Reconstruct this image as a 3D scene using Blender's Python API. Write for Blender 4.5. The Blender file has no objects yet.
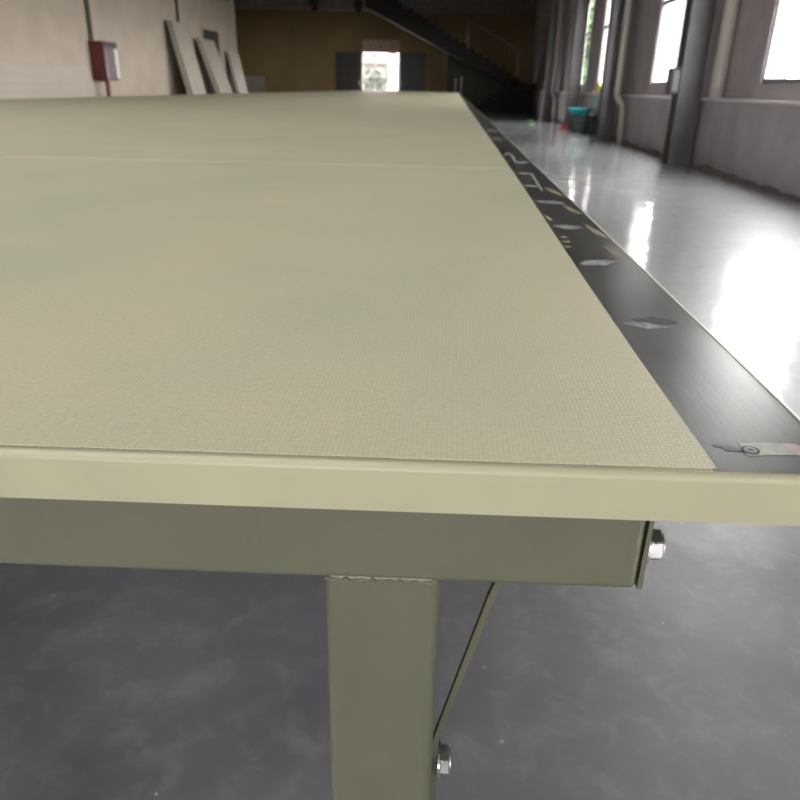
import bpy, bmesh, math, random
from mathutils import Vector, Matrix
random.seed(7)
PI = math.pi
scene = bpy.context.scene
COL = scene.collection

# ------------------------------------------------------------------ materials
def srgb(r, g, b):
    f = lambda c: (c/255/12.92) if c/255 <= .04045 else ((c/255+.055)/1.055)**2.4
    return (f(r), f(g), f(b), 1)

def mat(name, rgb, rough=.6, metal=0., var=.0, scale=8., bump=0., bscale=None, spec=.5, coat=0., rvar=0., rgb2=None, detail=4., stretch=None):
    m = bpy.data.materials.new(name); m.use_nodes = True
    nt = m.node_tree; N = nt.nodes; L = nt.links
    p = N['Principled BSDF']
    p.inputs['Roughness'].default_value = rough
    p.inputs['Metallic'].default_value = metal
    p.inputs['Specular IOR Level'].default_value = spec
    p.inputs['Coat Weight'].default_value = coat
    c = srgb(*rgb)
    p.inputs['Base Color'].default_value = c
    tc = N.new('ShaderNodeTexCoord'); mp = N.new('ShaderNodeMapping')
    L.new(tc.outputs['Object'], mp.inputs['Vector'])
    if stretch: mp.inputs['Scale'].default_value = stretch
    no = N.new('ShaderNodeTexNoise'); no.inputs['Scale'].default_value = scale; no.inputs['Detail'].default_value = detail
    L.new(mp.outputs['Vector'], no.inputs['Vector'])
    if var or rgb2:
        mx = N.new('ShaderNodeMix'); mx.data_type = 'RGBA'
        a = c if rgb2 else tuple(x*(1-var) for x in c[:3])+(1,)
        b = srgb(*rgb2) if rgb2 else tuple(min(1, x*(1+var)) for x in c[:3])+(1,)
        mx.inputs[6].default_value = a; mx.inputs[7].default_value = b
        mr = N.new('ShaderNodeMapRange'); mr.inputs[1].default_value = .35; mr.inputs[2].default_value = .65
        L.new(no.outputs['Fac'], mr.inputs[0]); L.new(mr.outputs[0], mx.inputs[0]); L.new(mx.outputs[2], p.inputs['Base Color'])
    if rvar:
        mr2 = N.new('ShaderNodeMapRange'); mr2.inputs[1].default_value = .3; mr2.inputs[2].default_value = .7
        mr2.inputs[3].default_value = max(0, rough-rvar); mr2.inputs[4].default_value = rough+rvar
        L.new(no.outputs['Fac'], mr2.inputs[0]); L.new(mr2.outputs[0], p.inputs['Roughness'])
    if bump:
        n2 = N.new('ShaderNodeTexNoise'); n2.inputs['Scale'].default_value = bscale or scale*4; n2.inputs['Detail'].default_value = 4
        L.new(mp.outputs['Vector'], n2.inputs['Vector'])
        bp = N.new('ShaderNodeBump'); bp.inputs['Strength'].default_value = 1; bp.inputs['Distance'].default_value = bump
        L.new(n2.outputs['Fac'], bp.inputs['Height']); L.new(bp.outputs[0], p.inputs['Normal'])
    return m

def floor_mat():
    m = mat('floor_paint', (104,106,112), rough=.13, rvar=0)
    nt = m.node_tree; N = nt.nodes; L = nt.links; p = N['Principled BSDF']
    tc = N.new('ShaderNodeTexCoord')
    n1 = N.new('ShaderNodeTexNoise'); n1.inputs['Scale'].default_value = 2.6; n1.inputs['Detail'].default_value = 9; n1.inputs['Roughness'].default_value = .62; n1.inputs['Distortion'].default_value = .2
    n2 = N.new('ShaderNodeTexNoise'); n2.inputs['Scale'].default_value = 14; n2.inputs['Detail'].default_value = 8; n2.inputs['Roughness'].default_value = .7; n2.inputs['Distortion'].default_value = .5
    for n in (n1, n2): L.new(tc.outputs['Object'], n.inputs['Vector'])
    r = N.new('ShaderNodeValToRGB'); e = r.color_ramp.elements
    e[0].position = .22; e[0].color = srgb(95,99,104); e[1].position = .78; e[1].color = srgb(126,128,132)
    L.new(n1.outputs['Fac'], r.inputs[0])
    r2 = N.new('ShaderNodeValToRGB'); e = r2.color_ramp.elements
    e[0].position = .48; e[0].color = (0,0,0,1); e[1].position = .82; e[1].color = (.6,.6,.6,1)
    L.new(n2.outputs['Fac'], r2.inputs[0])
    mx = N.new('ShaderNodeMix'); mx.data_type = 'RGBA'; mx.inputs[7].default_value = srgb(168,168,168)
    L.new(r2.outputs[0], mx.inputs[0]); L.new(r.outputs[0], mx.inputs[6])
    vo = N.new('ShaderNodeTexVoronoi'); vo.inputs['Scale'].default_value = 11; L.new(tc.outputs['Object'], vo.inputs['Vector'])
    lt = N.new('ShaderNodeMath'); lt.operation = 'LESS_THAN'; lt.inputs[1].default_value = .035; L.new(vo.outputs['Distance'], lt.inputs[0])
    mx2 = N.new('ShaderNodeMix'); mx2.data_type = 'RGBA'; mx2.inputs[7].default_value = srgb(200,200,200)
    L.new(lt.outputs[0], mx2.inputs[0]); L.new(mx.outputs[2], mx2.inputs[6]); L.new(mx2.outputs[2], p.inputs['Base Color'])
    mr = N.new('ShaderNodeMapRange'); mr.inputs[3].default_value = .38; mr.inputs[4].default_value = .5; L.new(n1.outputs['Fac'], mr.inputs[0]); L.new(mr.outputs[0], p.inputs['Roughness'])
    p.inputs['Specular IOR Level'].default_value = 1.
    p.inputs['Coat Weight'].default_value = 1.; p.inputs['Coat Roughness'].default_value = .07; p.inputs['IOR'].default_value = 2.
    n3 = N.new('ShaderNodeTexNoise'); n3.inputs['Scale'].default_value = 2.2; n3.inputs['Detail'].default_value = 4; n3.inputs['Roughness'].default_value = .55; L.new(tc.outputs['Object'], n3.inputs['Vector'])
    bp = N.new('ShaderNodeBump'); bp.inputs['Strength'].default_value = 1; bp.inputs['Distance'].default_value = .006
    n4 = N.new('ShaderNodeTexNoise'); n4.inputs['Scale'].default_value = 9; n4.inputs['Detail'].default_value = 3; L.new(tc.outputs['Object'], n4.inputs['Vector'])
    b2 = N.new('ShaderNodeBump'); b2.inputs['Strength'].default_value = 1; b2.inputs['Distance'].default_value = .002
    L.new(n4.outputs['Fac'], b2.inputs['Height']); L.new(b2.outputs[0], bp.inputs['Normal'])
    L.new(n3.outputs['Fac'], bp.inputs['Height']); L.new(bp.outputs[0], p.inputs['Normal']); L.new(bp.outputs[0], p.inputs['Coat Normal'])
    return m

def belt_mat():
    m = mat('belt_weave', (176,173,146), rough=.5)
    nt = m.node_tree; N = nt.nodes; L = nt.links; p = N['Principled BSDF']
    tc = N.new('ShaderNodeTexCoord'); sp = N.new('ShaderNodeSeparateXYZ'); L.new(tc.outputs['Object'], sp.inputs[0])
    def M(op, a, b=None):
        n = N.new('ShaderNodeMath'); n.operation = op
        for i, v in enumerate((a, b)):
            if v is None: continue
            if isinstance(v, (int, float)): n.inputs[i].default_value = v
            else: L.new(v, n.inputs[i])
        return n.outputs[0]
    # slightly irregular threads
    nw = N.new('ShaderNodeTexNoise'); nw.inputs['Scale'].default_value = 60; nw.inputs['Detail'].default_value = 2; L.new(tc.outputs['Object'], nw.inputs['Vector'])
    wob = M('MULTIPLY', M('SUBTRACT', nw.outputs['Fac'], .5), .0012)
    px = M('ABSOLUTE', M('SINE', M('MULTIPLY', M('ADD', sp.outputs[0], wob), PI/.0024)))
    py = M('ABSOLUTE', M('SINE', M('MULTIPLY', M('ADD', sp.outputs[1], wob), PI/.0031)))
    h = M('MULTIPLY', M('POWER', px, .5), M('POWER', py, .5))
    n1 = N.new('ShaderNodeTexNoise'); n1.inputs['Scale'].default_value = 3.2; n1.inputs['Detail'].default_value = 7; n1.inputs['Roughness'].default_value = .6; L.new(tc.outputs['Object'], n1.inputs['Vector'])
    n2 = N.new('ShaderNodeTexNoise'); n2.inputs['Scale'].default_value = 320; n2.inputs['Detail'].default_value = 2; L.new(tc.outputs['Object'], n2.inputs['Vector'])
    r = N.new('ShaderNodeValToRGB'); e = r.color_ramp.elements
    e[0].position = .32; e[0].color = srgb(*BELT_A); e[1].position = .68; e[1].color = srgb(*BELT_B)
    L.new(n1.outputs['Fac'], r.inputs[0])
    k = M('ADD', M('MULTIPLY', h, .13), M('ADD', .75, M('MULTIPLY', n2.outputs['Fac'], .28)))
    vm = N.new('ShaderNodeVectorMath'); vm.operation = 'SCALE'; L.new(r.outputs[0], vm.inputs[0]); L.new(k, vm.inputs['Scale'])
    L.new(vm.outputs[0], p.inputs['Base Color'])
    bp = N.new('ShaderNodeBump'); bp.inputs['Strength'].default_value = .5; bp.inputs['Distance'].default_value = .00025
    L.new(h, bp.inputs['Height']); L.new(bp.outputs[0], p.inputs['Normal'])
    p.inputs['Specular IOR Level'].default_value = .15
    return m
BELT_A = (158,158,135); BELT_B = (170,164,139)

def strip_mat():
    m = mat('dark_steel_strip', (70,72,72), rough=.3, metal=.9)
    nt = m.node_tree; N = nt.nodes; L = nt.links; p = N['Principled BSDF']
    tc = N.new('ShaderNodeTexCoord'); mp = N.new('ShaderNodeMapping'); mp.inputs['Scale'].default_value = (1, .35, 1); L.new(tc.outputs['Object'], mp.inputs[0])
    n1 = N.new('ShaderNodeTexNoise'); n1.inputs['Scale'].default_value = 16; n1.inputs['Detail'].default_value = 3; n1.inputs['Distortion'].default_value = .4; L.new(mp.outputs[0], n1.inputs['Vector'])
    r = N.new('ShaderNodeValToRGB'); e = r.color_ramp.elements
    e[0].position = .35; e[0].color = srgb(52,54,53); e[1].position = .75; e[1].color = srgb(90,91,89)
    L.new(n1.outputs['Fac'], r.inputs[0])
    # fine brushed scratches along the length
    mp2 = N.new('ShaderNodeMapping'); mp2.inputs['Scale'].default_value = (900, 9, 1); L.new(tc.outputs['Object'], mp2.inputs[0])
    n2 = N.new('ShaderNodeTexNoise'); n2.inputs['Scale'].default_value = 1; n2.inputs['Detail'].default_value = 3; L.new(mp2.outputs[0], n2.inputs['Vector'])
    mr = N.new('ShaderNodeMapRange'); mr.inputs[3].default_value = .3; mr.inputs[4].default_value = .4; L.new(n1.outputs['Fac'], mr.inputs[0]); L.new(mr.outputs[0], p.inputs['Roughness'])
    vm = N.new('ShaderNodeVectorMath'); vm.operation = 'SCALE'; 
    m3 = N.new('ShaderNodeMapRange'); m3.inputs[3].default_value = .8; m3.inputs[4].default_value = 1.2; L.new(n2.outputs['Fac'], m3.inputs[0])
    L.new(r.outputs[0], vm.inputs[0]); L.new(m3.outputs[0], vm.inputs['Scale']); L.new(vm.outputs[0], p.inputs['Base Color'])
    bp = N.new('ShaderNodeBump'); bp.inputs['Distance'].default_value = .00006; L.new(n2.outputs['Fac'], bp.inputs['Height']); L.new(bp.outputs[0], p.inputs['Normal'])
    return m

def glass_mat(name='window_glass', tint=(.93,.95,.94,1)):
    m = bpy.data.materials.new(name); m.use_nodes = True
    nt = m.node_tree; N = nt.nodes; L = nt.links
    N.remove(N['Principled BSDF'])
    t = N.new('ShaderNodeBsdfTransparent'); t.inputs[0].default_value = tint
    g = N.new('ShaderNodeBsdfGlossy'); g.inputs['Roughness'].default_value = .02
    mx = N.new('ShaderNodeMixShader'); mx.inputs[0].default_value = .06
    L.new(t.outputs[0], mx.inputs[1]); L.new(g.outputs[0], mx.inputs[2]); L.new(mx.outputs[0], N['Material Output'].inputs[0])
    return m

M = dict(
    floor=floor_mat(), belt=belt_mat(), strip=strip_mat(), glass=glass_mat(), tint=glass_mat('fill_dimming_glass', (.25,.25,.25,1)),
    apron=mat('cream_enamel', (133,131,107), .38, var=.04, scale=14, bump=.00012, bscale=60, coat=.15),
    cap=mat('polished_edge', (226,222,210), .3, metal=.2, var=.04, scale=20),
    frame=mat('olive_grey_paint', (69,70,53), .45, var=.07, scale=18, bump=.0004, bscale=90, coat=.2),
    weld=mat('weld_paint', (68,69,52), .5, var=.12, scale=200, bump=.0006, bscale=400),
    zinc=mat('zinc_plating', (178,178,176), .3, metal=.95, var=.08, scale=200, rvar=.06),
    chalk=mat('chalk', (122,128,124), .9, var=.15, scale=300),
    scuff_dent_light=mat('scuff_and_dent_light', (120,124,122), .5, metal=.3, var=.35, scale=120, stretch=(1,.4,1)),
    dent_shade=mat('painted_dent_shade', (30,32,32), .6, var=.2, scale=120),
    smudge=mat('faint_smudge', (66,68,66), .5, metal=.4, var=.25, scale=300),
    ochre=mat('ochre_smear', (124,116,92), .8, var=.25, scale=160),
    tape=mat('tape_film', (128,130,112), .35, scale=90, rgb2=(92,98,84), coat=.2),
    tape_pink=mat('tape_pink_end', (140,120,116), .3, var=.1, scale=90, coat=.4),
    black=mat('black_hole', (20,20,20), .6),
    wall_white=mat('white_plaster', (160,148,134), .85, var=.06, scale=1.6, bump=.002, bscale=30),
    wall_low=mat('grey_white_plaster', (158,150,151), .7, var=.08, scale=2.5, bump=.002, bscale=24),
    wall_back=mat('ochre_plaster', (132,112,76), .85, var=.08, scale=1.1, bump=.002, bscale=20),
    concrete=mat('grey_concrete', (128,126,124), .85, var=.12, scale=2, bump=.002, bscale=30),
    ceiling=mat('ceiling_paint', (150,146,138), .9, var=.05, scale=1),
    sill=mat('pale_sill_stone', (200,194,192), .35, var=.05, scale=9),
    skirting=mat('dirty_base_mortar', (112,106,104), .9, var=.3, scale=9, bump=.006, bscale=18),
    column=mat('dark_column_paint', (70,68,71), .4, var=.15, scale=4, bump=.001, bscale=20),
    pipe=mat('beige_pvc', (170,164,154), .45, var=.06, scale=9),
    winframe=mat('window_frame_metal', (110,106,112), .4, var=.05, scale=9),
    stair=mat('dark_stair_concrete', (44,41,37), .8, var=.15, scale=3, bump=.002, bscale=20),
    stair_shade=mat('painted_stair_shade', (30,29,28), .8, var=.1, scale=3),
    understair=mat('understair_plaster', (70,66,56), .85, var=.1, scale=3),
    rail=mat('rail_metal', (120,108,96), .5, var=.1, scale=20),
    leaf_door=mat('charcoal_door', (48,48,47), .55, var=.06, scale=8),
    sign=mat('pinkish_sign', (160,132,118), .6, var=.06, scale=8),
    sign_dot=mat('sign_mark', (110,70,62), .6),
    red=mat('red_enamel', (84,28,30), .4, var=.12, scale=14),
    red2=mat('red_pipe_paint', (100,44,42), .45, var=.1, scale=14),
    grey_pipe=mat('dark_conduit', (70,62,56), .6, var=.1, scale=14),
    cabglass=mat('cabinet_glass', (150,140,145), .12, metal=.4, var=.1, scale=14),
    white_trim=mat('white_trim', (235,228,222), .4),
    board=mat('pale_panel', (150,142,130), .6, var=.05, scale=5),
    board_grey=mat('grey_panel', (152,143,132), .6, var=.04, scale=3),
    board_edge=mat('panel_edge', (150,142,130), .7, var=.08, scale=20),
    doorway_shade=mat('painted_doorway_shade', (26,23,19), .8, var=.1, scale=4),
    teal=mat('teal_plastic', (28,168,170), .35, var=.05, scale=10),
    bin=mat('grey_green_plastic', (78,92,88), .5, var=.08, scale=10),
    red_plastic=mat('red_plastic', (140,44,52), .4),
    green_scrap=mat('green_scrap', (58,90,40), .6, var=.2, scale=20),
    yellow=mat('yellow_cloth', (244,214,120), .8, var=.08, scale=30),
    salmon=mat('salmon_cloth', (236,160,140), .8, var=.08, scale=30),
    pale_post=mat('pale_stub', (170,166,158), .5),
    switch=mat('switch_box_grey', (60,58,62), .5),
    ground=mat('outside_paving', (96,94,88), .9, var=.1, scale=1),
    foliage=mat('foliage', (44,66,30), .8, rgb2=(24,40,17), scale=3),
    trunk=mat('bark', (60,48,38), .9, var=.2, scale=12),
    pinkwall=mat('pink_render', (120,104,108), .9, var=.04, scale=1),
    palebuild=mat('pale_render', (44,45,41), .9, var=.04, scale=1),
    dimshrub=mat('shrub_leaves', (34,44,27), .8, rgb2=(20,27,16), scale=3),
    brick=mat('red_roofing', (56,46,42), .9, var=.1, scale=5),
)

# ------------------------------------------------------------------ mesh helpers
def box(bm, x0, x1, y0, y1, z0, z1, bev=0, seg=2):
    r = bmesh.ops.create_cube(bm, size=1)
    vs = r['verts']
    for v in vs:
        v.co = Vector(((x0+x1)/2+v.co.x*(x1-x0), (y0+y1)/2+v.co.y*(y1-y0), (z0+z1)/2+v.co.z*(z1-z0)))
    if bev:
        es = list({e for v in vs for e in v.link_edges})
        bmesh.ops.bevel(bm, geom=es, offset=bev, segments=seg, profile=.5, affect='EDGES')
    return vs

def prism(bm, pts, axis, a0, a1):
    """extrude polygon pts (2D in the two other axes, in xyz order) between a0 and a1 along axis"""
    def P(p, a):
        l = list(p); l.insert(axis, a); return Vector(l)
    v0 = [bm.verts.new(P(p, a0)) for p in pts]; v1 = [bm.verts.new(P(p, a1)) for p in pts]
    n = len(pts)
    bm.faces.new(v0); bm.faces.new(list(reversed(v1)))
    for i in range(n):
        bm.faces.new((v0[i], v1[i], v1[(i+1) % n], v0[(i+1) % n]))
    bmesh.ops.recalc_face_normals(bm, faces=bm.faces)

def tube(bm, pts, r, n=16, caps=True, radii=None):
    pts = [Vector(p) for p in pts]; rings = []
    for i, p in enumerate(pts):
        d = (pts[min(i+1, len(pts)-1)]-pts[max(i-1, 0)]).normalized()
        a = Vector((0, 0, 1)) if abs(d.z) < .9 else Vector((1, 0, 0))
        u = d.cross(a).normalized(); w = d.cross(u).normalized()
        rr = radii[i] if radii else r
        rings.append([bm.verts.new(p+(u*math.cos(t*2*PI/n)+w*math.sin(t*2*PI/n))*rr) for t in range(n)])
    for a, b in zip(rings, rings[1:]):
        for i in range(n):
            bm.faces.new((a[i], a[(i+1) % n], b[(i+1) % n], b[i]))
    if caps:
        bm.faces.new(rings[0]); bm.faces.new(list(reversed(rings[-1])))
    bmesh.ops.recalc_face_normals(bm, faces=bm.faces)

def lathe(bm, prof, c, n=32):
    rings = []
    for r, z in prof:
        rings.append([bm.verts.new(Vector((c[0]+r*math.cos(t*2*PI/n), c[1]+r*math.sin(t*2*PI/n), c[2]+z))) for t in range(n)])
    for a, b in zip(rings, rings[1:]):
        for i in range(n):
            bm.faces.new((a[i], a[(i+1) % n], b[(i+1) % n], b[i]))
    bm.faces.new(rings[0]); bm.faces.new(rings[-1])
    bmesh.ops.recalc_face_normals(bm, faces=bm.faces)

def obj(name, bm, m, parent=None, loc=None, smooth=False):
    me = bpy.data.meshes.new(name)
    if loc is not None:
        bmesh.ops.translate(bm, verts=bm.verts, vec=-Vector(loc))
    if smooth:
        for f in bm.faces: f.smooth = True
    bm.to_mesh(me); bm.free()
    me.materials.append(m)
    o = bpy.data.objects.new(name, me); COL.objects.link(o)
    if loc is not None: o.location = loc
    if parent: o.parent = parent
    if smooth:
        try:
            md = o.modifiers.new('wn', 'WEIGHTED_NORMAL'); md.keep_sharp = True
        except Exception: pass
    return o

SHEAR = .034
def under(parent, root):
    while parent:
        if parent.name.startswith(root): return True
        parent = parent.parent
    return False
def pobj(name, bm, m, parent):
    """part given in world coordinates under an Empty that sits at parent.location"""
    if under(parent, 'work_table'):      # the table end is cut slightly out of square
        for v in bm.verts: v.co.y += SHEAR*(v.co.x-.126)
    bmesh.ops.translate(bm, verts=bm.verts, vec=-wl(parent))
    return obj(name, bm, m, parent)

def wl(o):
    v = Vector((0, 0, 0))
    while o: v += o.location; o = o.parent
    return v

def thing(name, label, cat, loc=(0, 0, 0), group=None):
    o = bpy.data.objects.new(name, None); COL.objects.link(o); o.location = loc
    o.empty_display_size = .1
    o['label'] = label; o['category'] = cat
    if group: o['group'] = group
    return o

def tag(o, label, cat, group=None, kind=None):
    o['label'] = label; o['category'] = cat
    if group: o['group'] = group
    if kind: o['kind'] = kind
    return o

def struct(name, bm, m, label=None, cat=None):
    o = obj(name, bm, m); o['kind'] = 'structure'
    if label: o['label'] = label
    if cat: o['category'] = cat
    return o
nb = bmesh.new

# ------------------------------------------------------------------ setting
YN, YF, XL, XR, H = -8., 38., -8., 3.45, 5.2
b = nb(); box(b, -11.3, XR+.4, YN-.2, YF+.3, -.2, 0)
struct('floor', b, M['floor'], 'glossy dark grey painted concrete floor', 'floor')
ROOF_FILL = [(-6.4, -.2, -5, 4)]  # unseen roof opening added to light the tabletop from above
b = nb()
xs_ = sorted({-11.3, XR+.7} | {v for s in ROOF_FILL for v in s[:2]})
for xa, xb in zip(xs_, xs_[1:]):
    hit = [s for s in ROOF_FILL if s[0] <= xa and s[1] >= xb]
    if hit:
        box(b, xa, xb, YN-.2, hit[0][2], H, H+.2); box(b, xa, xb, hit[0][3], YF+.3, H, H+.2)
    else: box(b, xa, xb, YN-.2, YF+.3, H, H+.2)
for xa, xb, ya, yb in ROOF_FILL:
    la = bpy.data.lights.new('portal', 'AREA'); la.shape = 'RECTANGLE'; la.size = xb-xa; la.size_y = yb-ya; la.cycles.is_portal = True
    lo = bpy.data.objects.new('daylight_portal', la); COL.objects.link(lo); lo.location = ((xa+xb)/2, (ya+yb)/2, H+.25)
    g_ = nb(); box(g_, xa, xb, ya, yb, H+.08, H+.1)
    o = obj('window_%d' % (len(ROOF_FILL)+6), g_, M['tint'], loc=((xa+xb)/2, (ya+yb)/2, H+.08)); o['kind'] = 'structure'; o['label'] = 'added unseen roof opening with smoked glass, fill light over the near end of the table'
struct('ceiling', b, M['ceiling'], 'plain ceiling high over the hall', 'ceiling')

# right wall: low wall, piers between windows, lintel
WINS = [(-3.4, -2.), (7.3, 9.45), (12., 14.65), (17.9, 20.05), (21.75, 24.3)]  # first entry is an unseen window added to light the leg and bolts
WZ0, WZ1, TR = 1.07, 3.3, 2.38
b = nb()
box(b, XR, XR+.4, YN, YF, 0, .86)
box(b, XR+.1, XR+.4, YN, YF, .86, WZ0)
WTOP = [3.3, 3.3, 3.3, 3.3, 3.3]
ys = [YN]+[v for w_ in WINS for v in w_]+[YF]
for y0, y1 in zip(ys[::2], ys[1::2]):
    box(b, XR+.1, XR+.4, y0, y1, WZ0, H)
for (y0, y1), zt in zip(WINS, WTOP):
    box(b, XR+.1, XR+.4, y0, y1, zt, H)
struct('wall_right', b, M['wall_low'], 'greyish white wall with low parapet and tall windows', 'wall')
b = nb(); box(b, XR-.025, XR+.1, YN, YF, .86, .895, .004)
struct('trim_1', b, M['sill'], 'pale ledge running along the low right wall', 'ledge')
# ragged mortar line at the foot of the wall
b = nb(); y = 5.
top = []
while y < 30:
    top.append((y, .02+random.random()*.05)); y += .16+random.random()*.14
prism(b, [(top[0][0], 0)]+top+[(top[-1][0], 0)], 0, XR-.03, XR)
struct('baseboard_right', b, M['skirting'], 'ragged dark mortar line at the foot of the right wall', 'baseboard')

def window(n, y0, y1, WZ1):
    w_ = bpy.data.objects.new('window_%d' % n, None); COL.objects.link(w_); w_.location = (XR+.15, (y0+y1)/2, WZ0)
    w_['kind'] = 'structure'; w_['label'] = 'tall window in the right wall letting in white daylight'
    x0, x1 = XR+.12, XR+.18; t = .05
    b = nb()
    box(b, x0, x1, y0, y0+t, WZ0, WZ1); box(b, x0, x1, y1-t, y1, WZ0, WZ1)
    box(b, x0, x1, y0+t, y1-t, WZ0, WZ0+t); box(b, x0, x1, y0+t, y1-t, WZ1-t, WZ1)
    box(b, x0, x1, y0+t, y1-t, TR-.03, TR+.03)
    ym = (y0+y1)/2
    box(b, x0, x1, ym-.022, ym+.022, WZ0+t, TR-.03)
    pobj('window_frame', b, M['winframe'], w_)
    b = nb(); box(b, XR+.147, XR+.153, y0+t, y1-t, WZ0+t, WZ1-t)
    pobj('window_pane', b, M['glass'], w_)
    la = bpy.data.lights.new('portal', 'AREA'); la.shape = 'RECTANGLE'; la.size = WZ1-WZ0; la.size_y = y1-y0
    la.cycles.is_portal = True
    lo = bpy.data.objects.new('daylight_portal', la); COL.objects.link(lo)
    lo.location = (XR+.45, (y0+y1)/2, (WZ0+WZ1)/2); lo.rotation_euler = (0, PI/2, 0)
for i, (a, c) in enumerate(WINS): window(i+1, a, c, WTOP[i])

# left wall with return to the recess at the back
b = nb()
LW = [(-5., -3.)]  # unseen window added as fill light from the left
LZ0, LZ1 = 1.6, 4.2
ys = [YN]+[v for w_ in LW for v in w_]+[28.7]
for y0, y1 in zip(ys[::2], ys[1::2]): box(b, XL-.3, XL, y0, y1, LZ0, LZ1)
box(b, XL-.3, XL, YN, 28.7, 0, LZ0); box(b, XL-.3, XL, YN, 28.7, LZ1, H)
box(b, -11, XL-.3, 28.4, 28.7, 0, H)
struct('wall_left', b, M['wall_white'], 'off-white plastered wall on the left', 'wall')
b = nb(); box(b, -11.3, -11, 28.4, YF, 0, H)
struct('wall_recess', b, M['wall_back'], 'side wall of the recess past the white wall', 'wall')
k = len(WINS)
for (y0, y1) in LW:
    k += 1
    w_ = bpy.data.objects.new('window_%d' % k, None); COL.objects.link(w_); w_.location = (XL-.15, (y0+y1)/2, LZ0); w_['kind'] = 'structure'
    b = nb(); t = .06
    box(b, XL-.18, XL-.12, y0, y0+t, LZ0, LZ1); box(b, XL-.18, XL-.12, y1-t, y1, LZ0, LZ1)
    box(b, XL-.18, XL-.12, y0+t, y1-t, LZ0, LZ0+t); box(b, XL-.18, XL-.12, y0+t, y1-t, LZ1-t, LZ1)
    for q in (1,): box(b, XL-.17, XL-.13, y0+q-.02, y0+q+.02, LZ0+t, LZ1-t)
    pobj('window_frame', b, M['winframe'], w_)
    b = nb(); box(b, XL-.153, XL-.147, y0+t, y1-t, LZ0+t, LZ1-t); pobj('window_pane', b, M['glass'], w_)
    la = bpy.data.lights.new('portal', 'AREA'); la.shape = 'RECTANGLE'; la.size = LZ1-LZ0; la.size_y = y1-y0; la.cycles.is_portal = True
    lo = bpy.data.objects.new('daylight_portal', la); COL.objects.link(lo); lo.location = (XL-.35, (y0+y1)/2, (LZ0+LZ1)/2); lo.rotation_euler = (0, -PI/2, 0)

# wall behind the camera; its strip opening is added to light the table front
GX0, GX1, GZ0, GZ = -4.2, 3., 1.2, 1.85
b = nb()
box(b, XL-.3, GX0, YN-.2, YN, 0, H); box(b, GX1, XR+.4, YN-.2, YN, 0, H); box(b, GX0, GX1, YN-.2, YN, GZ, H); box(b, GX0, GX1, YN-.2, YN, 0, GZ0)
struct('wall_near', b, M['wall_white'], 'wall behind the camera with a long unseen strip opening added for fill light', 'wall')
la = bpy.data.lights.new('portal', 'AREA'); la.shape = 'RECTANGLE'; la.size = GX1-GX0; la.size_y = GZ-GZ0; la.cycles.is_portal = True
lo = bpy.data.objects.new('daylight_portal', la); COL.objects.link(lo); lo.location = ((GX0+GX1)/2, YN-.25, (GZ+GZ0)/2); lo.rotation_euler = (PI/2, 0, 0)

# back wall with doorway
DX0, DX1, DZ = -4.52, -2.69, 2.42
b = nb()
box(b, -11.3, DX0, YF, YF+.3, 0, H); box(b, DX1, XR+.4, YF, YF+.3, 0, H); box(b, DX0, DX1, YF, YF+.3, DZ, H)
struct('wall_back', b, M['wall_back'], 'dim ochre end wall of the hall', 'wall')
la = bpy.data.lights.new('portal', 'AREA'); la.shape = 'RECTANGLE'; la.size = DX1-DX0; la.size_y = DZ; la.cycles.is_portal = True
lo = bpy.data.objects.new('daylight_portal', la); COL.objects.link(lo); lo.location = ((DX0+DX1)/2, YF+.4, DZ/2); lo.rotation_euler = (-PI/2, 0, 0)
b = nb(); box(b, -11, XR, 37.4, YF, 4.18, H)
struct('trim_2', b, M['concrete'], 'concrete beam across the top of the end wall', 'beam')

d = bpy.data.objects.new('door_1', None); COL.objects.link(d); d.location = ((DX0+DX1)/2, YF, 0)
d['kind'] = 'structure'; d['label'] = 'bright doorway in the end wall between two dark open leaves'
b = nb(); t = .05
for x in (DX0+.025, (DX0*2+DX1)/3, (DX0+DX1*2)/3, DX1-.025): box(b, x-.025, x+.025, YF+.1, YF+.15, 0, DZ)
for z in (.05, .75, 1.25, DZ-.03): box(b, DX0, DX1, YF+.1, YF+.15, z-.02, z+.02)
pobj('door_frame', b, M['white_trim'], d)
b = nb(); box(b, DX0-1.26, DX0, YF-.07, YF-.02, .02, DZ, .008); pobj('door_leaf', b, M['leaf_door'], d)
b = nb(); box(b, DX1, DX1+1.24, YF-.07, YF-.02, .02, DZ, .008); pobj('door_leaf', b, M['leaf_door'], d)
for x in (DX0-.12, DX1+.12):
    b = nb(); tube(b, [(x, YF-.07, .95), (x, YF-.13, .95), (x, YF-.13, 1.2), (x, YF-.07, 1.2)], .012, 8); pobj('door_handle', b, M['zinc'], d)
sg = thing('sign_board', 'pinkish sign board mounted above the bright doorway', 'sign', ((DX0+DX1)/2, YF-.04, 2.45))
b = nb(); box(b, DX0+.02, DX1-.02, YF-.05, YF, 2.46, 2.98, .006); pobj('panel', b, M['sign'], sg)
for cx in (DX0+.4, DX0+.93, DX1-.4):     # blurred darker glyph-like marks
    b = nb(); box(b, cx-.09, cx+.09, YF-.056, YF-.05, 2.74, 2.77); box(b, cx-.015, cx+.015, YF-.056, YF-.05, 2.62, 2.8); box(b, cx-.07, cx+.07, YF-.056, YF-.05, 2.63, 2.655)
    pobj('sign_character', b, M['sign_dot'], sg)
b = nb(); box(b, -10.53, -9.3, YF-.06, YF-.01, 0, 1.3, .006)
tag(obj('panel_sheet', b, M['board_edge'], loc=(-9.9, YF-.03, 0)), 'grey sheet standing flat against the ochre end wall', 'panel')
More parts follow.
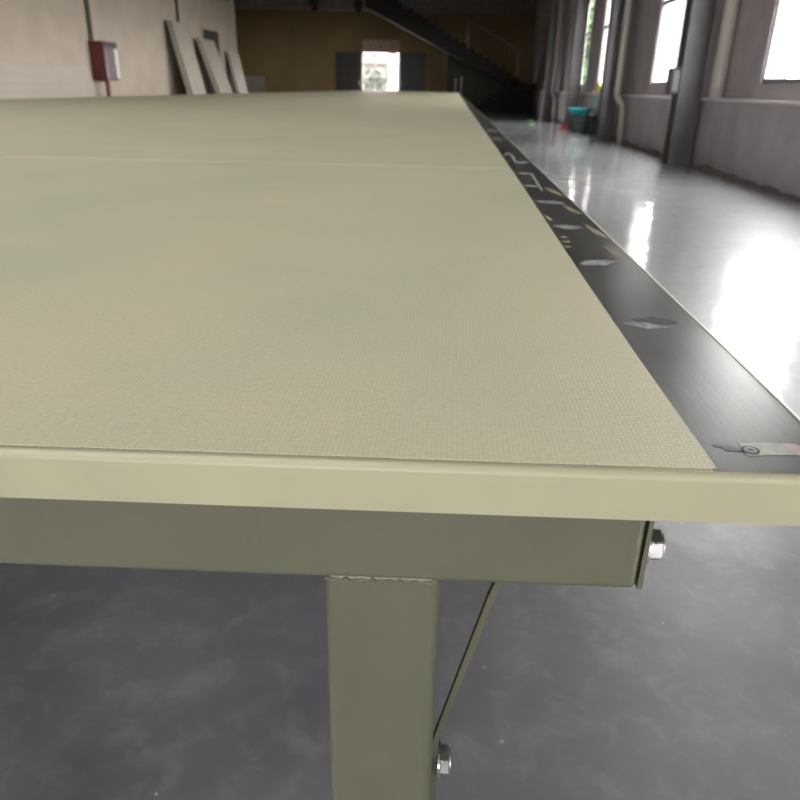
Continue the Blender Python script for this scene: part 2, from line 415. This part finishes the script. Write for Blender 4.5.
for x, zt in ((-6.64, 4.0), (-4.6, 3.95)):
    b = nb(); box(b, x-.12, x+.12, 37.25, 37.4, zt+.1, H); box(b, x-.2, x+.2, 37.1, 37.4, zt+.3, zt+.55, .02)
    tag(obj('beam_bracket', b, M['leaf_door'], loc=(x, 37.3, zt+.1)),
        'dark bracket on the far beam, ' + ('left one, between the white wall and the doorway' if x < -6 else 'right one, above the sign board'), 'bracket', 'dark brackets on the far beam')

# flat near-black sheet painting the unlit interior of a doorway in left wall
d2 = bpy.data.objects.new('door_2', None); COL.objects.link(d2); d2.location = (XL, 25.5, 0); d2['kind'] = 'structure'; d2['label'] = 'near-black sheet painted as the unlit doorway in the white wall behind the leaning panels'
b = nb(); box(b, XL, XL+.03, 24.75, 26.4, 0, 2.5, .004); pobj('door_leaf', b, M['doorway_shade'], d2)
b = nb(); box(b, XL, XL+.045, 24.67, 24.75, 0, 2.58); box(b, XL, XL+.045, 26.4, 26.48, 0, 2.58); box(b, XL, XL+.045, 24.75, 26.4, 2.5, 2.58); pobj('door_frame', b, M['wall_white'], d2)

# ------------------------------------------------------------------ columns
CY = [(11., ''), (16.5, ''), (21.4, ''), (27., '')]
clab = {11.: 'dark steel column standing nearest, beside the small switch box', 16.5: 'dark steel column directly left of the beige bent drainpipe and right of the teal basin',
        21.4: 'slender dark column just left of the teal basin', 27.: 'far dark column beside the most distant beige drainpipe',}
for y, _ in CY:
    c = thing('steel_column', clab[y], 'column', (3.22, y+.16, 0), 'dark columns along the right wall')
    b = nb()
    prof = [(3.07, y), (3.375, y), (3.375, y+.03), (3.24, y+.03), (3.24, y+.29), (3.375, y+.29), (3.375, y+.32), (3.07, y+.32), (3.07, y+.29), (3.205, y+.29), (3.205, y+.03), (3.07, y+.03)]
    prism(b, prof, 2, .02, H); pobj('post', b, M['column'], c)
    b = nb(); box(b, 3.02, 3.43, y-.05, y+.37, 0, .02, .003); pobj('base_plate', b, M['column'], c)
s = thing('switch_box', 'small dark switch box fixed to the left side of the nearest column', 'switch box', (3.03, 11.05, 1.05))
b = nb(); box(b, 2.95, 3.07, 11.01, 11.25, .93, 1.27, .008); pobj('body', b, M['switch'], s)
b = nb(); box(b, 2.972, 3.048, 11.0, 11.012, .97, 1.23, .003); pobj('cover', b, M['winframe'], s)

# drainpipes
def drain(y, lab, r=.065):
    o = thing('drainpipe', lab, 'drainpipe', (3.3, y, 0), 'bent beige drainpipes')
    b = nb(); tube(b, [(3.30, y, .95), (3.30, y, H)], r, 16); pobj('pipe', b, M['pipe'], o)
    b = nb(); pts = [(3.30, y, .95)]
    for i in range(1, 7):
        t = i/7; pts.append((3.30+.07*t*t, y-.34*t*t, .95-.25*t))
    pts += [(3.37, y-.36, .70), (3.38, y-.42, .35), (3.38, y-.46, .0)]
    tube(b, pts, r, 16); pobj('elbow', b, M['pipe'], o)
    for z in (.99, 2.2, 3.6):
        b = nb(); tube(b, [(3.30, y, z-.03), (3.30, y, z+.03)], r+.012, 16); pobj('collar', b, M['pipe'], o)
drain(16.2, 'beige drainpipe bending at ledge height, the nearer of the two bent ones')
drain(26.6, 'far beige drainpipe bending toward the floor beside the dark staircase end')
pd = thing('downpipe', 'straight pale grey pipe on the pier between the nearest column and first bright window', 'pipe', (3.5, 11.4, 0))
b = nb(); tube(b, [(3.455, 10.62, 1.0), (3.455, 10.62, H)], .09, 20); pobj('pipe', b, M['pipe'], pd)
b = nb(); tube(b, [(3.455, 10.62, .9), (3.455, 10.62, 1.02)], .1, 20); pobj('socket', b, M['wall_low'], pd)

# ------------------------------------------------------------------ objects by the right wall
o = thing('basin', 'teal plastic basin resting on a grey-green bin by the right wall', 'basin', (3.1, 19.3, .41))
b = nb(); lathe(b, [(.15, 0), (.2, .01), (.29, .13), (.31, .14), (.315, .155), (.30, .155), (.28, .14), (.19, .025), (.001, .02)], (3.1, 19.3, .403), 40)
pobj('bowl', b, M['teal'], o)
o = thing('bin', 'grey-green tapered bin holding up the teal basin', 'bin', (3.12, 19.3, 0))
b = nb(); lathe(b, [(.17, 0), (.2, .02), (.25, .378), (.265, .383), (.265, .401), (.02, .401)], (3.12, 19.3, 0), 32); pobj('body', b, M['bin'], o)
b = nb(); tube(b, [(3.12+.26*math.cos(a), 19.05-.03*math.sin(a*2), .37-.14*math.sin(a)) for a in [i*PI/10 for i in range(11)]], .008, 8); pobj('handle', b, M['black'], o)
o = thing('black_tray', 'black tray lying tilted beside the teal basin', 'tray', (3.3, 18.5, 0))
# a stool-like low block carries it
b = nb(); box(b, 3.22, 3.41, 18.35, 18.72, 0, .36, .02); pobj('base', b, M['switch'], o)
b = nb(); box(b, 3.18, 3.42, 18.3, 18.8, .36, .42, .015); pobj('rim', b, M['black'], o)
o = thing('dustpan', 'small red dustpan on the floor in front of the slender column', 'dustpan', (2.98, 21., 0))
b = nb(); prism(b, [(2.86, .0), (3.08, .0), (3.08, .10), (3.05, .12), (2.86, .03)], 1, 20.85, 21.12); pobj('pan', b, M['red_plastic'], o)
b = nb(); tube(b, [(3.07, 20.98, .09), (3.13, 20.98, .16), (3.17, 20.98, .2)], .016, 8); pobj('handle', b, M['red_plastic'], o)
b = nb(); bmesh.ops.create_icosphere(b, subdivisions=3, radius=.09)
for v in b.verts:
    v.co *= 1+.25*math.sin(v.co.x*60)*math.cos(v.co.y*50+v.co.z*40); v.co.z = v.co.z*.4+.034; v.co.x *= 1.3
    v.co += Vector((2.4, 24.1, 0)); v.co.z = max(v.co.z, 0)
tag(obj('crumpled_scrap', b, M['green_scrap'], loc=(2.4, 24.1, 0), smooth=True), 'small crumpled green scrap lying on the far shiny floor', 'scrap')
b = nb(); box(b, 3.43, 3.54, 18.7, 19.9, .895, .94, .012)
tag(obj('folded_cloth', b, M['salmon'], loc=(3.49, 19.3, .895)), 'folded salmon cloth lying on the wall ledge under the yellow bundle', 'cloth')
b = nb(); bmesh.ops.create_icosphere(b, subdivisions=3, radius=.1)
for v in b.verts:
    z = v.co.z
    s_ = 1.0-.55*max(0, z/.1)
    v.co = Vector((v.co.x*.5*s_, v.co.y*2.0*s_, z*1.25))*(1+.08*math.sin(v.co.y*70+z*50))
    v.co += Vector((3.485, 19.3, 1.06)); v.co.z = max(v.co.z, .943)
tag(obj('cloth_bundle', b, M['yellow'], loc=(3.485, 19.3, .943), smooth=True), 'yellow pointed bundle sitting on the folded salmon cloth', 'bundle')

# ------------------------------------------------------------------ staircase at the back
st = thing('staircase', 'dark staircase with railing descending to the right before the end wall', 'staircase', (0, 34.5, 0))
Y0, Y1 = 33.9, 35.3
b = nb()
xs, zs, xe, ze = -3.9, 4.85, 2.75, 1.25          # nosing line
n = 20; pts = []
for i in range(n):
    x = xs+(xe-xs)*i/n; z = zs+(ze-zs)*i/n; x2 = xs+(xe-xs)*(i+1)/n
    pts += [(x, z), (x2, z)]
pts += [(xe, ze), (xe, ze-.1), (2.45, .98), (xs, 4.0)]
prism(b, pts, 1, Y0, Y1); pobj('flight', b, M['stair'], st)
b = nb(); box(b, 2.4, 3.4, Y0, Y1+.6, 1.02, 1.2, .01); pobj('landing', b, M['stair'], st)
b = nb(); prism(b, [(1.0, 0), (3.4, 0), (3.4, 1.02), (2.4, 1.0), (1.3, .38)], 1, Y0+.1, Y1+.5); pobj('base_wall', b, M['stair_shade'], st)  # near-black colour and slanted edge paint the shadow under the stairs
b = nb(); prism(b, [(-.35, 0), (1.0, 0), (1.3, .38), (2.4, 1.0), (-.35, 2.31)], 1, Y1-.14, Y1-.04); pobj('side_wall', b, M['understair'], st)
def nos(x): return zs+(ze-zs)*(x-xs)/(xe-xs)
b = nb(); tube(b, [(xs, Y0+.05, nos(xs)+.95), (-.9, Y0+.05, nos(-.9)+1.0), (xe-.05, Y0+.05, nos(xe)+1.2)], .03, 8); pobj('handrail', b, M['rail'], st)
for x in (-2.3, .45, 2.62):
    b = nb(); box(b, x-.05, x+.05, Y0, Y0+.1, nos(x)-.05, nos(x)+1.12); pobj('newel_post', b, M['rail'], st)
for i in range(34):
    x = xs+.2+i*.187
    if x > 2.55: break
    b = nb(); box(b, x-.012, x+.012, Y0+.04, Y0+.064, nos(x)-.1, nos(x)+.98); pobj('baluster', b, M['stair'], st)
for x, h, L_ in ((.02, 1.25, 'left'), (.26, 1.34, 'right')):
    q = thing('pipe_stub', 'pale upright pipe stub beyond the table end, %s of the pair' % L_, 'pipe', (x, 34.9, 0), 'pale pipe stubs under the stairs')
    b = nb(); tube(b, [(x, 34.9, 0), (x, 34.9, h)], .045, 12); pobj('pipe', b, M['pale_post'], q)
    b = nb(); tube(b, [(x, 34.9, h), (x, 34.9, h+.08)], .06, 12); pobj('cap', b, M['pale_post'], q)

# ------------------------------------------------------------------ left wall things
f = thing('hose_cabinet', 'red fire hose cabinet with glazed front on the white wall', 'cabinet', (XL+.17, 17.2, .95))
b = nb(); box(b, XL+.012, XL+.34, 16.9, 17.55, .96, 1.74, .01); pobj('body', b, M['red'], f)
b = nb(); box(b, XL+.34, XL+.36, 16.93, 17.52, .99, 1.62, .004); dr = pobj('door', b, M['cabglass'], f)
b = nb(); box(b, XL+.36, XL+.375, 17.36, 17.5, 1.0, 1.6, .003)
b.verts.ensure_lookup_table(); x = pobj('trim_strip', b, M['sill'], dr)
b = nb(); box(b, XL+.34, XL+.37, 16.94, 17.51, 1.63, 1.73, .004); pobj('header', b, M['switch'], f)
b = nb(); tube(b, [(XL+.24, 17.1, .96), (XL+.24, 17.1, .5), (XL+.22, 17.12, 0)], .055, 14); tag(obj('supply_pipe', b, M['red2'], loc=(XL+.24, 17.1, 0)), 'red pipe running down from the hose cabinet', 'pipe')
b = nb(); tube(b, [(XL+.06, 17.0, 1.75), (XL+.06, 17.0, H-.01)], .04, 12); tag(obj('conduit', b, M['grey_pipe'], loc=(XL+.06, 17.0, 1.74)), 'thin dark conduit rising from the red hose cabinet', 'pipe', 'dark conduits on the white wall')
b = nb(); tube(b, [(XL+.045, 22.62, 0), (XL+.045, 22.62, H)], .035, 12); tag(obj('conduit', b, M['grey_pipe'], loc=(XL+.045, 22.62, 0)), 'thin dark conduit running up the wall behind the tallest leaning panels', 'pipe', 'dark conduits on the white wall')

def leaning(y0, w_, zt, slope, th, lab, n=1):
    # panel leaning with its top on the wall; slope = base offset per metre of height
    for k in range(n):
        off = k*th*1.08
        b = nb()
        bx = XL+.09+off+slope*zt
        dx = th
        prism(b, [(bx, 0), (bx+dx, 0), (XL+.09+off+dx, zt), (XL+.09+off, zt)], 1, y0+k*.02, y0+k*.02+w_)
        tag(obj('wall_panel', b, M['board'], loc=(bx, y0, 0)), lab[k], 'panel', 'pale panels leaning on the left wall')
leaning(21.5, 1.2, 2.49, .225, .075, ['long pale panel leaning on the wall, rear one of the tallest pair', 'long pale panel leaning on the wall, front one of the tallest pair'], 2)
leaning(23.85, 1.3, 2.18, .33, .16, ['pale panel leaning in front of the dark doorway'])
leaning(27.0, 1.2, 1.95, .21, .09, ['short pale panel leaning nearest the corner with the ochre wall'])

# stack of boards by the left wall
zb = 0
N_ = 9
for i in range(N_):
    h = .132 if i < N_-1 else .19
    b = nb(); jx = random.uniform(-.01, .01); jy = random.uniform(-.03, .03)
    box(b, XL+.12, -7.02+jx, 8.8+jy, 14.75+jy, zb, zb+h-.006, .004)
    lab = ('topmost thick warm-white board of the stack left of the red cabinet' if i == N_-1 else 'board %s of the pale stack left of the red cabinet' %
           ['at the bottom', 'second from the floor', 'third from the floor', 'fourth from the floor', 'fifth from the floor', 'four below the top one', 'two below the top one', 'directly under the topmost'][i])
    if i == 4: lab = 'middle board of the pale stack left of the red cabinet'
    if i == 5: lab = 'board three below the topmost in the pale stack left of the red cabinet'
    tag(obj('stacked_board', b, M['board'] if i == N_-1 else M['board_grey'], loc=(-7.5, 11, zb)), lab, 'board', 'boards stacked by the left wall')
    zb += h-.006

# ------------------------------------------------------------------ THE TABLE
XE = .188          # outer right edge
XB = .1257          # belt edge
TXL = -3.66; TY0 = .288; TY1 = 32.; TZ = .800
T = thing('work_table', 'very long cream belt-topped steel work table filling the foreground', 'table', (-1.7, 16., 0))
b = nb(); box(b, TXL+.01, XE-.004, TY0+.006, TY1-.003, .7725, .7978); pobj('core_slab', b, M['frame'], T)
# belt surface, starts just behind the apron
b = nb()
yy = [TY0+.0064, .45, .6, .8, 1.1, 1.6, 2.4, 4, 7, 12, 20, TY1-.004]
edge = [XB, XB-.0015, XB-.002, XB-.0015, XB, XB+.001, XB+.001, XB, XB, XB, XB, XB]
pts = [(TXL+.004, TY0+.0064)]+list(zip(edge, yy))+[(TXL+.004, TY1-.004)]
prism(b, pts, 2, .7980, TZ+.00005); belt = pobj('belt_surface', b, M['belt'], T)
b = nb(); prism(b, [(1.606, .7999), (1.609, .8009), (1.619, .801), (1.622, .7999)], 0, TXL+.01, XB-.002)
pobj('seam', b, M['belt'], belt)
# dark steel strip
b = nb(); box(b, XB-.002, XE-.0016, TY0+.004, TY1-.004, .7979, .79985); strip = pobj('edge_strip', b, M['strip'], T); strip['label'] = 'dark scuffed steel edge strip'
# aprons (folded sheet with soft top edge)
def apron_pts(o0, sgn):
    # cross-section: outer face at o0, thickness inward; rounded shoulder
    r = .0035; P = []
    P.append((o0, .7752)); 
    for i in range(6):
        a = i/5*PI/2; P.append((o0+sgn*(r-r*math.cos(a)), TZ-.0002-r+r*math.sin(a)))
    P += [(o0+sgn*.0052, TZ-.0002), (o0+sgn*.0052, .7752)]
    return P
b = nb(); prism(b, [(p[0], p[1]) for p in apron_pts(TY0, 1)], 0, TXL, XE); a_ = pobj('front_apron', b, M['apron'], T); a_['label'] = 'cream enamel front edge'
P2 = [(XE, .7752), (XE, .8002), (XE-.0004, .8005), (XE-.0011, .8005), (XE-.0015, .8002), (XE-.0015, .7752)]
b = nb(); prism(b, P2, 1, TY0+.0055, TY1); pobj('side_apron', b, M['cap'], T)
b = nb(); box(b, TXL-.003, TXL, TY0, TY1, .7752, .8); pobj('side_apron', b, M['apron'], T)
b = nb(); box(b, TXL, XE-.004, TY1-.003, TY1, .7752, .8); pobj('back_apron', b, M['apron'], T)
# cross beams and legs
BX = .1045
ZB0, ZB1 = .7252, .7720
def bolt(parent, c, r, h, face='x', washer=True):
    # hex head bolt pointing to +x
    x, y, z = c
    b = nb()
    if washer: tube(b, [(x, y, z), (x+.0016, y, z)], r*1.25, 24)
    g = nb()
    pts = [(y+r*1.1*math.cos(k*PI/3+.35), z+r*1.1*math.sin(k*PI/3+.35)) for k in range(6)]
    prism(b, pts, 0, x+.0016, x+.0016+h)
    tube(b, [(x+.0016+h, y, z), (x+.0026+h, y, z)], r*.82, 24)
    g.free()
    bmesh.ops.bevel(b, geom=[e for e in b.edges if e.calc_length() > r*.6], offset=.0005, segments=1, affect='EDGES')
    return pobj('bolt', b, M['zinc'], parent)
rows = [.302]+[.302+1.98*k for k in range(1, 17)]
for ri, y in enumerate(rows):
    if y+.1 > TY1: break
    b = nb(); box(b, TXL+.08, BX-.0025, y, y+.04, ZB0, ZB1, .003, 3); bmn = pobj('cross_beam', b, M['frame'], T)
    if ri == 0: beam0 = bmn
    lx = [-.0255, -3.2] if ri else [-.0255, -1.2, -2.2, -3.3]
    for x in lx:
        b = nb(); box(b, x-.03, x+.03, y+.0002, y+.0602, .006, ZB0+.006, .0055, 4)
        lg = pobj('leg', b, M['frame'], T)
        b = nb(); box(b, x-.05, x+.05, y-.02, y+.08, 0, .006); pobj('foot_plate', b, M['frame'], lg)
# end plate + slit and bolt on the first beam
b = nb(); prism(b, [(BX-.0018,   .7258), (BX+.0007,   .7258), (BX+.0007, .7718), (BX-.0013, .7718)], 1, .3022, 1.98); pobj('side_rail', b, M['frame'], T)
bolt(T, (BX+.0007, .3125, .7457), .0078, .0066)
# weld bead where the leg meets the beam
b = nb(); pts = []
x = -.0555
while x < .0045:
    pts.append((x, .3023+.0004*math.sin(x*900), ZB0-.0002+.0006*math.sin(x*1400))); x += .0006
tube(b, pts, .0016, 8, radii=[.0005+.0004*abs(math.sin(i*.55)) for i in range(len(pts))])
pobj('weld_bead', b, M['weld'], T)
# flat brace bolted to the right side of the leg
b = nb(); LX = .0048; t = .0040
path = [(LX, .50), (LX+.0001, .5665), (LX+.0012, .5725), (.0330, .6849), (.0605, .771)]
L1 = []; R1 = []
for i, (x, z) in enumerate(path):
    p0 = path[max(i-1, 0)]; p1 = path[min(i+1, len(path)-1)]
    dx, dz = p1[0]-p0[0], p1[1]-p0[1]; l = math.hypot(dx, dz)
    L1.append((x, z)); R1.append((x+dz/l*t, z-dx/l*t))
prism(b, L1+R1[::-1], 1, .3435, .3490)
bpy_br = pobj('brace', b, M['frame'], T)
bolt(T, (LX+t, .3485, .5465), .0088, .0062)

# ---- marks on the strip
def flat(pts, z0=.79985, z1=.80002):
    b = nb(); prism(b, pts, 2, z0, z1); return b
def stroke(b, p, q, w_):
    p = Vector(p); q = Vector(q); d = (q-p).normalized(); n = Vector((-d.y, d.x))*w_/2
    prism(b, [tuple(p+n), tuple(q+n), tuple(q-n), tuple(p-n)], 2, .79985, .80000)
for p, q, w_ in [((.1343, 1.95), (.150, 2.03), .006), ((.150, 2.03), (.1533, 1.90), .006), ((.1533, 1.90), (.1473, 1.77), .005),
                 ((.1473, 1.77), (.1777, 1.7614), .028), ((.1364, 1.5266), (.161, 1.518), .022), ((.161, 1.518), (.1538, 1.26), .004),
                 ((.1314, 1.3196), (.152, 1.3174), .018), ((.1356, 3.129), (.1697, 3.085), .06), ((.14, 2.6), (.165, 2.57), .03)]:
    b = nb(); stroke(b, p, q, w_); pobj('chalk_stroke', b, M['chalk'], strip)
def leafshape(p, q, w_, n=12, wob=.0):
    p = Vector(p); q = Vector(q); d = q-p; nn = Vector((-d.y, d.x)).normalized()
    up = []; dn = []
    for i in range(n+1):
        t = i/n; ww = w_*math.sin(PI*t)**.8*(1+wob*math.sin(t*17))
        up.append(tuple(p+d*t+nn*ww/2)); dn.append(tuple(p+d*t-nn*ww/2*(1+wob*math.cos(t*11))))
    return up+dn[1:-1][::-1]
for p, q, w_, mt in [((.1295, 1.137), (.1714, 1.113), .03, 'scuff_dent_light'), ((.1292, .921), (.1638, .909), .028, 'scuff_dent_light'),
                     ((.1294, .706), (.1669, .725), .022, 'scuff_dent_light'), ((.1295, .5135), (.162, .5065), .014, 'scuff_dent_light'), ((.139, .5245), (.172, .5195), .018, 'dent_shade')]:  # last two paint the bright and shaded sides of a dent
    pobj('scuff_dent_mark', flat(leafshape(p, q, w_, 14, .15)), M[mt], strip)
for p, q, w_ in [((.1287, 1.0097), (.1327, .9542), .004), ((.1283, .848), (.1378, .846), .008), ((.1256, .815), (.1378, .822), .006), ((.127, .793), (.1328, .789), .006), ((.166, 1.09), (.1808, 1.0155), .006), ((.163, 1.3), (.181, 1.2), .008), ((.172, .93), (.183, .84), .006), ((.17, .80), (.182, .74), .005)]:
    b = nb(); prism(b, leafshape(p, q, w_*1.4, 10, .3), 2, .79985, .79998); pobj('ochre_smear', b, M['ochre'], strip)
# tape remnant with screw
tp = flat([(.1446, .3213), (.157, .3222), (.166, .3224), (.1685, .3105), (.156, .3095), (.1440, .3078)], .79985, .80005)
pobj('tape_remnant', tp, M['tape'], strip)
pobj('tape_end', flat([(.166, .3224), (.172, .3222), (.1815, .3105), (.1685, .3105), (.1665, .317)], .79985, .80006), M['tape_pink'], strip)
pobj('smudge', flat(leafshape((.1315, .3185), (.1440, .3125), .0055, 14, .25), .79985, .79998), M['smudge'], strip)
sc = nb(); lathe(sc, [(.0042, 0), (.0042, .0002), (.0036, .0002), (.0034, .0001)], (.1478, .3138, .80000), 32); pobj('screw_ring', sc, M['black'], strip)
sc = nb(); lathe(sc, [(.0033, 0), (.0031, .0003), (.0014, .0004), (.0012, .0001), (.0004, .0001)], (.1478, .3138, .80000), 24); pobj('screw_head', sc, M['scuff_dent_light'], strip)

# ------------------------------------------------------------------ outside
b = nb(); box(b, -60, 80, -60, 140, -.5, -.25)
o = obj('ground', b, M['ground']); o['kind'] = 'structure'; o['label'] = 'paved ground outside the hall'
def tree(x, y, h, r, lab, seed, m='foliage'):
    random.seed(seed)
    t = thing('tree', lab, 'tree', (x, y, -.25), 'trees outside the right windows')
    b = nb(); tube(b, [(x, y, -.25), (x+.1, y, h*.4), (x, y+.1, h*.75)], .2, 10, radii=[.22, .16, .08]); pobj('trunk', b, M['trunk'], t)
    b = nb()
    for i in range(2300):
        a = random.uniform(0, 2*PI); u = random.uniform(-1, 1); rr = random.random()**.4
        s_ = math.sqrt(1-u*u)
        c = Vector((x+r*rr*s_*math.cos(a), y+r*rr*s_*math.sin(a), h*.55+h*.52*rr*u))
        n1 = Vector((random.gauss(0, 1), random.gauss(0, 1), random.gauss(0, 1))).normalized()
        n2 = n1.orthogonal().normalized(); n3 = n1.cross(n2); q = random.uniform(.14, .27)
        b.faces.new([b.verts.new(c+n2*q), b.verts.new(c+n3*q*.5), b.verts.new(c-n2*q), b.verts.new(c-n3*q*.5)])
    pobj('crown', b, M[m], t)
tree(7.4, 45.5, 5.4, 1.15, 'nearer green tree seen through the narrow green window strip', 3)
tree(8.7, 54., 6.4, 1.3, 'farther green tree behind the other beyond the green window strip', 4)
# beyond the doorway
bd = thing('neighbour_building', 'pale building with reddish band seen through the far doorway', 'building', (-6, 58, -.25))
b = nb(); box(b, -12, 1.5, 58, 64, -.25, 2.45); pobj('wall', b, M['palebuild'], bd)
b = nb(); box(b, -12.2, 1.7, 57.8, 64.2, 2.45, 3.1); pobj('roof_band', b, M['brick'], bd)
for i, x in enumerate((-6.6, -4.9)):
    random.seed(20+i)
    t = thing('shrub', 'dull green shrub beyond the far doorway, %s one' % ('left' if i == 0 else 'right'), 'shrub', (x, 48, -.25), 'shrubs beyond the far doorway')
    b = nb()
    for k in range(420):
        a = random.uniform(0, 2*PI); u = random.uniform(-1, 1); rr = random.random()**.4; s_ = math.sqrt(1-u*u)
        c = Vector((x+.75*rr*s_*math.cos(a), 48+.75*rr*s_*math.sin(a), 1.2+.85*rr*u))
        n1 = Vector((random.gauss(0, 1), random.gauss(0, 1), random.gauss(0, 1))).normalized(); n2 = n1.orthogonal().normalized(); n3 = n1.cross(n2); q = random.uniform(.1, .17)
        b.faces.new([b.verts.new(c+n2*q), b.verts.new(c+n3*q*.5), b.verts.new(c-n2*q), b.verts.new(c-n3*q*.5)])
    pobj('leaves', b, M['dimshrub'], t)
    b = nb(); tube(b, [(x, 48, -.25), (x, 48, 1.2)], .05, 8); pobj('stem', b, M['trunk'], t)
gp = thing('gate_pillar', 'white pillar just outside the far doorway on its right', 'pillar', (-3.1, 39.6, -.25))
b = nb(); box(b, -3.35, -2.95, 39.4, 39.8, -.25, 2.6); pobj('shaft', b, M['white_trim'], gp)
b = nb(); box(b, -3.4, -2.9, 39.35, 39.85, 2.6, 2.72); pobj('cap', b, M['white_trim'], gp)

# ------------------------------------------------------------------ world light
w = bpy.data.worlds.new('sky'); scene.world = w; w.use_nodes = True
nt = w.node_tree; bg = nt.nodes['Background']
tcw = nt.nodes.new('ShaderNodeTexCoord'); sx = nt.nodes.new('ShaderNodeSeparateXYZ'); rp = nt.nodes.new('ShaderNodeValToRGB')
nt.links.new(tcw.outputs['Generated'], sx.inputs[0]); nt.links.new(sx.outputs[2], rp.inputs[0])
rp.color_ramp.elements[0].color = (1., .945, .95, 1); rp.color_ramp.elements[1].color = (.98, .96, .98, 1)
nt.links.new(rp.outputs[0], bg.inputs[0]); bg.inputs[1].default_value = 50.

# ------------------------------------------------------------------ camera
cam = bpy.data.cameras.new('camera'); co = bpy.data.objects.new('camera', cam); COL.objects.link(co); scene.camera = co
cam.sensor_width = 36; cam.sensor_fit = 'HORIZONTAL'; cam.lens = 719/800*36; cam.clip_start = .02; cam.clip_end = 500
R = Matrix(((0.9973633161821723, -0.04571566002362898, 0.05636039356413323), (0.06991715918880119, 0.39725328652555575, -0.9150417570775732), (0.019442386300756728, 0.9165696398928173, 0.3994021642926882)))
co.matrix_world = Matrix.Translation((0, 0, .955)) @ R.to_4x4()
cam.dof.use_dof = True; cam.dof.focus_distance = .42; cam.dof.aperture_fstop = 16

scene.view_settings.view_transform = 'Standard'; scene.view_settings.look = 'None'
scene.view_settings.gamma = 1; scene.view_settings.use_curve_mapping = False
scene.view_settings.exposure = 0.
cy = scene.cycles
cy.use_denoising = True
cy.max_bounces = 10; cy.diffuse_bounces = 6; cy.glossy_bounces = 5; cy.transparent_max_bounces = 12
cy.sample_clamp_indirect = 8
cy.caustics_reflective = False; cy.caustics_refractive = False
